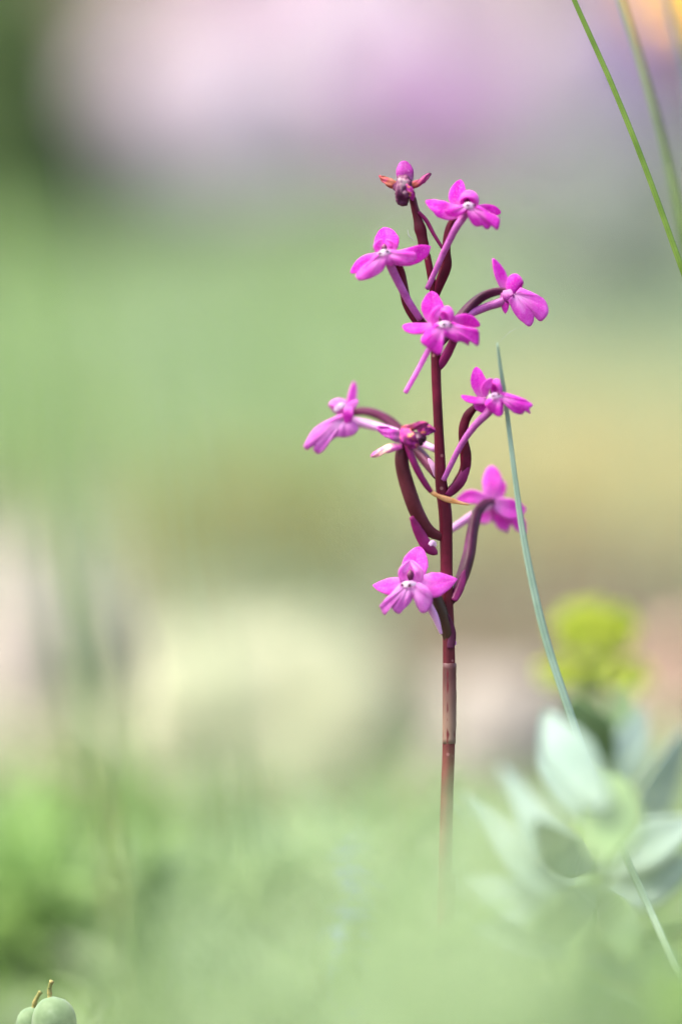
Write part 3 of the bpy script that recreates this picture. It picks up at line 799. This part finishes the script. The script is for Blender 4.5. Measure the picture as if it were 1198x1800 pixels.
tube([(740, 1026, -2.6), (762, 1046, -1.8), (775, 1074, -1.2), (786, 1112, -0.4), (789, 1135, 0)], [5, 9, 10.5, 10, 6], ridge=0.12, twist=1.6).build('ovary', M['ovary_olive'], f)
petal([(791, 1140, -1.2), (794, 1112, -1.1), (787, 1080, -1.5)], [6, 6, 2], cup=-0.5, round_=0.3).build('bract', M['ovary_purple'], f, solid=TH)
blob(799, 1130, -0.5, 2.5, 5, 2.5, 0.2).build('bract_tip', M['petal_soft'], f)

# --- T: withered flower at the top
f = tube([(709, 312, -1), (708, 330, -2), (709, 345, -2), (705, 361, -1.4)], [9, 14, 13, 7], sides=18, n=30, ridge=0.18, nr=5, twist=2.0, wob=0.5, sd=3).build('flower', M['withered_dark'], orchid, origin=P(710, 330, 0), label='withered brown flower')
petal([(712, 322, -1.2), (711, 303, -1.4), (708, 283, -0.8)], [12, 15, 13], cup=-0.35, round_=0.5).build('dorsal_sepal', M['petal_dark'], f, solid=TH)
petal([(700, 329, -1.6), (684, 321, -1.8), (667, 310, -1.2)], [6, 7, 3.5], cup=-0.5, round_=0.3, ruf=1.5).build('lateral_sepal', M['withered_orange'], f, solid=TH)
petal([(720, 327, -1.4), (738, 320, -1.6), (755, 306, -1.2)], [6, 5.5, 4], cup=-0.5, round_=0.3, ruf=1.5).build('lateral_sepal', M['withered_orange'], f, solid=TH)
petal([(712, 325, -3.0), (722, 338, -3.0), (724, 350, -2.4)], [5, 6, 4], cup=-0.5, ruf=2).build('lip', M['withered'], f, solid=TH)
petal([(705, 316, -2.8), (701, 335, -3.4), (700, 357, -2.6)], [5, 6, 4], cup=-0.5, ruf=2).build('lip', M['withered_dark'], f, solid=TH)
tube([(718, 330, -0.6), (724, 348, 0), (731, 374, 0), (739, 402, 0), (744, 430, 0), (748, 452, 0)], [4, 6, 7, 10, 10, 6], ridge=0.12, twist=2, wob=0.2).build('ovary', M['ovary'], f)
tube([(735, 372, -0.6), (749, 388, -0.4), (762, 412, -0.3), (777, 436, -0.3)], [3, 3.8, 3.4, 3], sides=10).build('spur', M['bract'], f)

# --- W: withered flower at the middle left
f = tube([(704, 757, -3), (714, 768, -4), (728, 772, -4), (744, 766, -3)], [8, 13, 14, 7], sides=18, n=26, ridge=0.16, nr=4, twist=2, wob=0.5, sd=8).build('flower', M['withered_dark'], orchid, origin=P(720, 768, -3), label='withered crumpled magenta flower')
petal([(708, 770, -4.6), (688, 762, -5.2), (664, 752, -4.4)], [10, 10, 5], cup=-0.4, tilt=20, round_=0.3, ruf=2).build('lateral_sepal', M['petal_dark'], f, solid=TH)
petal([(706, 783, -4.8), (680, 788, -5.4), (653, 801, -5.0)], [5, 6.5, 5], cup=-0.6, tilt=20, round_=0.35, ruf=1.5).build('lateral_sepal', M['withered_pink'], f, solid=TH)
petal([(710, 752, -5.8), (716, 770, -6.6), (731, 784, -6.0)], [8, 13, 9], cup=-0.35, tilt=15, round_=0.2, ruf=2.5).build('lip', M['withered'], f, solid=TH)
petal([(706, 755, -5.6), (728, 751, -6.2), (750, 745, -5.4)], [5, 6, 5], cup=-0.5, tilt=20, round_=0.3, ruf=2).build('hood', M['withered_orange'], f, solid=TH)
petal([(736, 762, -4.6), (748, 756, -5.0), (762, 757, -4.4)], [9, 10, 6], cup=-0.4, round_=0.3, ruf=2.5).build('dorsal_sepal', M['withered'], f, solid=TH)
petal([(722, 764, -5.6), (736, 768, -6.4), (745, 776, -5.6)], [6, 8, 5], cup=-0.5, tilt=-20, ruf=2).build('lip', M['withered_dark'], f, solid=TH)
tube([(712, 774, -3.6), (706, 792, -3.6), (706, 818, -3.4), (716, 855, -2.8), (733, 900, -1.6), (752, 930, -0.6), (776, 944, 0)], [7, 11, 12, 12.5, 12.5, 11, 7], ridge=0.13, twist=1.4, n=34).build('ovary', M['ovary_brown'], f)
sp = tube([(716, 780, -4.6), (722, 800, -4.6), (733, 826, -4.2), (748, 852, -3.6), (757, 864, -3.2)], [7, 6.5, 6.2, 5.4, 4], sides=12).build('spur', M['bract'], f)
tube([(754, 860, -3.3), (764, 869, -3.2), (780, 876, -3), (800, 882, -2.8), (823, 887.5, -2.6)], [4.2, 4.5, 4.6, 3.6, 1.6], sides=10, flat=0.5, ridge=0.2, nr=2, twist=5).build('spur_tip', M['tan'], f)
petal([(722, 908, -3.0), (738, 940, -2.2), (752, 962, -1.6), (768, 974, -1.0)], [4, 9, 9, 5], cup=-0.5, round_=0.2).build('bract', M['bract'], f, solid=TH)
petal([(754, 958, -2.6), (760, 954, -2.6), (766, 960, -2.2)], [3, 4, 2.4], cup=-0.4).build('bract_tip', M['bract_tip'], f, solid=TH)

# spider silk on the orchid
prop(tube([(690, 378, -2), (672, 392, -2), (657, 408, -3), (652, 428, -4), (648, 452, -4)], [0.16] * 5, sides=6).build('spider_thread', M['silk'], None), 'fine pale spider thread above the upper left flower', 'thread')
prop(tube([(716, 404, -1), (718, 414, -1.2), (724, 420, -1.2), (729, 424, -1)], [0.5, 0.8, 0.7, 0.3], sides=6).build('plant_fibre', M['silk'], None), 'tiny curved white fibre caught by the upper stem', 'fibre')
prop(tube([(874, 604, 2), (886, 592, 2), (896, 583, 2.2), (912, 575, 2.4)], [0.12, 0.16, 0.3, 0.1], sides=6).build('spider_thread', M['silk'], None), 'fine spider thread at the tip of the grey grass blade', 'thread')

# ------------------------------------------------------------------ single grass blades
def blade_obj(name, label, pts, hw, mat, fold=-0.5, tilt=0, group=None):
    mb = petal(pts, hw, cup=fold, tilt=tilt, round_=0.06, n=60, m=8, crease=0.35)
    o = mb.build(name, mat, None, origin=P(*pts[0]), solid=0.0003)
    return prop(o, label, 'grass blade', group)
g1 = G(1290, 1830)
def toP(p):  # world -> (px,py,mm)
    d = depth(p); s = PX * d / D0; v = p - CAM
    return (599 + v.x / s, 900 - v.dot(UP) / s, (d - D0) * 1000)
blade_obj('grass_blade', 'grey green grass blade passing behind the right middle flower', [toP(g1 - Vector((0, 0, 0.004))), (1235, 1790, -5), (1130, 1575, -5), (1060, 1410, -5), (1000, 1250, -5), (955, 1110, -4.5), (922, 960, -4.3), (903, 830, -4.2), (889, 715, -4.4), (880, 655, -6), (873, 602, -7)], [5.5, 5.6, 5.5, 5.6, 5.8, 5.8, 4.8, 3.6, 2.9, 2.4, 1.4], M['blade'], group='single grass blades')
def rooted(px, mm):
    p = P(px, 1750, mm); p.z = gh(p.x, p.y) - 0.003
    return toP(p)
blade_obj('grass_blade', 'sharp green grass stalk crossing the upper corner', [rooted(1420, 30), (1330, 1000, 12), (1245, 600, 2), (1198, 474, 0), (1135, 300, 0), (1075, 150, 0), (1006, -5, 0), (960, -120, 0)], [6, 5.5, 4.5, 4, 3.8, 3.6, 3.2, 2], M['blade_green'], group='single grass blades')
blade_obj('grass_blade', 'soft green grass stalk behind the sharp corner stalk', [rooted(1330, 60), (1270, 1000, 46), (1215, 520, 36), (1180, 320, 34), (1140, 160, 32), (1088, -10, 32), (1060, -100, 32)], [6, 6, 5, 4.4, 4.2, 3.6, 2], M['blade_green'], group='single grass blades')
blade_obj('grass_blade', 'faint green grass stalk under the orange flowers', [rooted(1420, 90), (1340, 900, 80), (1260, 400, 70), (1205, 120, 66), (1170, -20, 64), (1150, -110, 64)], [9, 8, 7, 6, 5, 3], M['g_pale'], group='single grass blades')

# ------------------------------------------------------------------ blue grey spurge
sroot_p = P(1010, 1790, 50); sroot_p.z = gh(sroot_p.x, sroot_p.y)
spurge = thing('spurge', sroot_p, 'blue grey spurge with fleshy pointed leaves beside the orchid stem', 'plant')
tube3([sroot_p - Vector((0, 0, 0.004)), P(1010, 1720, 52), P(1030, 1600, 54), P(1055, 1480, 56), P(1065, 1380, 58), P(1068, 1300, 60)], [0.0022, 0.0022, 0.002, 0.0018, 0.0014, 0.0008], sides=10).build('stem', M['spurge_green'], spurge)
SL = [
 ([(1120, 1480, 22), (1150, 1400, 20), (1205, 1280, 18)], [8, 32, 12], 'spurge', 20),
 ([(1066, 1330, 30), (1090, 1270, 32), (1102, 1203, 34)], [10, 34, 6], 'spurge_green', 0),
 ([(1066, 1360, 18), (1035, 1290, 12), (1000, 1225, 10)], [12, 44, 14], 'spurge_green', 0),
 ([(1064, 1420, -16), (1000, 1330, -14.5), (960, 1250, -13)], [14, 46, 12], 'spurge', -10),
 ([(1064, 1520, -18), (1072, 1440, -15), (1076, 1362, -12)], [18, 56, 50], 'spurge_green', 0),
 ([(1072, 1400, 26), (1100, 1330, 26), (1130, 1240, 28)], [12, 38, 10], 'spurge', 0),
 ([(1040, 1580, 20), (960, 1480, 22), (878, 1345, 30)], [10, 36, 6], 'spurge', 20),
 ([(1036, 1620, 22), (930, 1530, 24), (808, 1402, 32)], [10, 36, 6], 'spurge', 25),
 ([(1026, 1660, 24), (900, 1600, 28), (790, 1545, 36)], [12, 38, 8], 'spurge', 30),
 ([(1022, 1690, 26), (910, 1670, 30), (800, 1630, 38)], [12, 30, 8], 'spurge', 40),
 ([(1064, 1540, 12), (1130, 1490, 6), (1225, 1440, 4)], [12, 44, 16], 'spurge', -25),
 ([(1050, 1590, 14), (1130, 1560, 8), (1230, 1500, 8)], [12, 40, 14], 'spurge', -20),
 ([(1030, 1680, 22), (1110, 1660, 26), (1240, 1630, 30)], [10, 12, 6], 'spurge_green', 55),
 ([(1026, 1710, 26), (1110, 1700, 30), (1230, 1720, 34)], [10, 38, 16], 'spurge', 30),
 ([(1016, 1760, 20), (970, 1768, 16), (925, 1760, 12)], [10, 26, 10], 'spurge', 20),
 ([(1020, 1740, 20), (1060, 1775, 14), (1130, 1790, 10)], [10, 28, 10], 'spurge', 20),
 ([(1050, 1520, 8), (990, 1500, -8), (940, 1440, -14)], [12, 40, 14], 'spurge', 0),
 ([(1046, 1560, 4), (1000, 1600, -12), (930, 1620, -20)], [12, 40, 12], 'spurge_green', 10),
 ([(1050, 1570, 4), (1090, 1620, -10), (1110, 1690, -16)], [12, 36, 12], 'spurge_green', 10),
 ([(1066, 1440, 20), (1010, 1400, 22), (950, 1330, 26)], [12, 34, 8], 'spurge', 10),
]
for pts, hw, mt, ti in SL:
    pts = [(a, b, (c + 38 if c > 0 else c * 3.4)) for a, b, c in pts]
    petal(pts, [hw[0], hw[1], hw[2] * 0.45 + 2], cup=0.28, tilt=ti, round_=0.12, n=18, m=8).build('leaf', M[mt], spurge, solid=0.0006)

# lime flowering spurge behind
lp = P(1045, 1500, 95); lp.z = gh(lp.x, lp.y)
lim = thing('flowering_spurge', lp, 'lime green flowering spurge head behind the grey green spurge', 'plant')
dz = (depth(lp) - D0) * 1000
def at(px, py, mm=0): return P(px, py, dz + mm)
tube3([lp - Vector((0, 0, 0.004)), at(1040, 1290), at(1045, 1190), at(1048, 1100)], [0.0015, 0.0015, 0.0012, 0.0008], sides=8).build('stem', M['g_fresh'], lim)
for cx, cy, hwx, hwy, cnt in ((1045, 1105, 66, 36, 70), (1000, 1190, 50, 20, 26), (1090, 1190, 45, 20, 26)):
    for i in range(cnt):
        a = rng.uniform(0, 6.283); q = math.sqrt(rng.random())
        x, y, z = cx + math.cos(a) * hwx * q, cy + math.sin(a) * hwy * q, dz + rng.uniform(-7, 7)
        an = rng.uniform(0, 6.28)
        petal([(x, y, z), (x + 10 * math.cos(an), y + 10 * math.sin(an), z - 0.6), (x + 21 * math.cos(an), y + 21 * math.sin(an), z)], [7, 15, 11], cup=0.3, tilt=rng.uniform(-40, 40), n=6, m=4, round_=0.4).build('bract', M['g_lime'], lim, solid=0.0003)

# ------------------------------------------------------------------ seed pods, lower corner
pb = P(85, 1900, 2); pb.z = gh(pb.x, pb.y)
podp = thing('seed_pod_plant', pb, 'plant with two plump grey green seed pods tipped by withered styles', 'plant')
def pod(cx, top, hw, mm, style):
    V, F = [], []
    n, m = 18, 24
    for i in range(n + 1):
        t = i / n
        y = top + t * hw * 2.5
        r = hw * (max(0, 1 - abs(1 - min(1, t * 1.75)) ** 2.6)) ** 0.5 if t < 0.57 else hw * (1 - ((t - 0.57) / 0.43) ** 2 * 0.85)
        r = max(r, 0.5)
        for j in range(m):
            a = 2 * math.pi * j / m
            rr = r * (1 + 0.05 * math.cos(3 * a + 0.6))
            V.append(P(cx + rr * math.cos(a), y, mm + rr * math.sin(a) / MM))
    for i in range(n):
        for j in range(m):
            F.append((i * m + j, (i + 1) * m + j, (i + 1) * m + (j + 1) % m, i * m + (j + 1) % m))
    o = MB().add(V, F).build('seed_pod', M['pod'], podp, origin=P(cx, top, mm))
    tube(style, [5, 4.2, 3.8, 4.6], sides=10, wob=0.3, ridge=0.1).build('withered_style', M['pod_style'], o)
    bot = P(cx, top + hw * 2.45, mm)
    tube3([bot, (bot + pb) / 2 + Vector((0.001, 0, 0)), pb - Vector((0, 0, 0.004))], [0.0012, 0.0012, 0.0014], sides=8).build('stalk', M['pod'], o)
pod(94, 1751, 40, 0, [(88, 1756, 0), (87, 1742, 0), (88, 1733, -0.3), (91, 1725, -0.6)])
pod(55, 1770, 28, 4.5, [(59, 1774, 4.5), (62, 1760, 4.2), (66, 1752, 4.2), (71, 1744, 4.2)])

# small blue flower in the grass behind the stem
bt = P(624, 1545, 80); bp = Vector((bt.x, bt.y, gh(bt.x, bt.y)))
cushion('blue_flower', 'small blue flower low in the grass behind the orchid', 'flower', 0, 0, 0, 0, M['g_fresh'], 40, 0.008, M['f_blue'], 40, 0.0028, None, bp, bt.z - bp.z, 0.0032)

# ------------------------------------------------------------------ plants close to the lens
FG = 'soft herbs around the orchid'
def herb(label, px, top, mm, spread, mat, n, seed):
    """an upright herb whose narrow leaves reach up to pixel row `top` at distance mm"""
    r = random.Random(seed)
    tp = P(px, top, mm)
    b = Vector((tp.x, tp.y, gh(tp.x, tp.y)))
    H = tp.z - b.z
    root = thing('herb', b, label, 'plant', FG)
    st = MB(); lv = MB()
    for i in range(5):
        a = r.uniform(0, 6.28)
        e = b + Vector((math.cos(a) * spread * 0.5, math.sin(a) * spread * 0.3, H * r.uniform(0.75, 1.0)))
        mid = b + (e - b) * 0.5 + Vector((0, 0, H * 0.1))
        tube3([b - Vector((0, 0, 0.003)), mid, e], [0.0011, 0.0009, 0.0005], sides=6, n=8, mb=st)
        for j in range(n // 5):
            t = r.uniform(0.15, 1.0)
            c = Vector(cr([tuple(b), tuple(mid), tuple(e)], t))
            d = Vector((r.gauss(0, 1), r.gauss(0, 1), r.gauss(0.7, 0.6))).normalized()
            q = d.cross(Vector((r.gauss(0, 1), r.gauss(0, 1), r.gauss(0, 1)))).normalized()
            L = r.uniform(0.010, 0.020); W = 0.0016
            u = d.cross(q) * 0.001
            lv.add([c, c + d * L * 0.5 + q * W, c + d * L, c + d * L * 0.5 - q * W, c + d * L * 0.5 + u], [(0, 1, 4), (1, 2, 4), (2, 3, 4), (3, 0, 4)])
    st.build('stem', mat, root)
    lv.build('foliage', mat, root, kind='stuff')
herb('pale green herb close to the lens before the orchid stem', 785, 1425, -150, 0.012, M['herb'], 85, 1)
herb('dense pale herb close to the lens at the orchid foot', 760, 1590, -205, 0.02, M['herb'], 70, 11)
herb('fresh green herb behind the seed pods', 250, 1470, 150, 0.10, M['herb'], 300, 2)
herb('pale herb close to the lens between stem and blue flower', 590, 1530, -160, 0.02, M['herb'], 110, 3)
herb('fresh green herb close to the lens before the spurge foot', 940, 1590, -170, 0.02, M['herb_green'], 110, 4)
herb('pale herb close to the lens before the upper spurge leaves', 1060, 1330, -190, 0.012, M['herb'], 60, 5)
herb('darker green herb behind the seed pods', 20, 1480, 130, 0.06, M['herb_green'], 220, 6)
herb('pale herb close to the lens between seed pods and blue flower', 400, 1590, -140, 0.016, M['herb'], 70, 7)
herb('fresh green herb just before the foot of the orchid', 690, 1650, -85, 0.016, M['herb_green'], 70, 8)
herb('pale veil herb added nearest the lens before the lower stem', 600, 1370, -310, 0.014, M['herb'], 60, 9)  # added herb: its blur gives the washed-out glow of lens glare
herb('pale herb nearest the lens before the spurge', 1040, 1420, -270, 0.016, M['herb'], 70, 10)
herb('fresh green herb beside the spurge foot', 1130, 1640, -110, 0.016, M['herb_green'], 60, 12)
herb('pale herb close to the lens between two pale herbs', 300, 1640, -120, 0.012, M['herb'], 45, 13)
def lens_stalk(label, pts, hw, mat):
    p = P(*pts[0]); p.z = gh(p.x, p.y) - 0.003
    blade_obj('grass_blade', label, [toP(p)] + pts[1:], hw, mat, group='single grass blades')
lens_stalk('blurred leaning green stalk before the dark bush', [(330, 1800, -170), (200, 1500, -170), (110, 1000, -170), (50, 650, -168), (-10, 300, -166)], [20, 19, 17, 14, 6], M['herb_green'])
lens_stalk('blurred upright pale stalk before the beige rock', [(190, 1800, -130), (200, 1500, -130), (170, 1150, -130), (140, 900, -130), (90, 600, -128)], [15, 15, 14, 11, 4], M['herb'])
lens_stalk('blurred thin brown stalk leaning over the beige rock', [(230, 1800, -120), (180, 1500, -120), (110, 1360, -122), (50, 1270, -124)], [9, 9, 8, 3], M['straw'])
lens_stalk('blurred tall pale stalk before the moss cushion', [(420, 1800, -150), (390, 1400, -150), (345, 1000, -150), (310, 700, -148), (280, 500, -146)], [11, 11, 10, 9, 3], M['herb'])
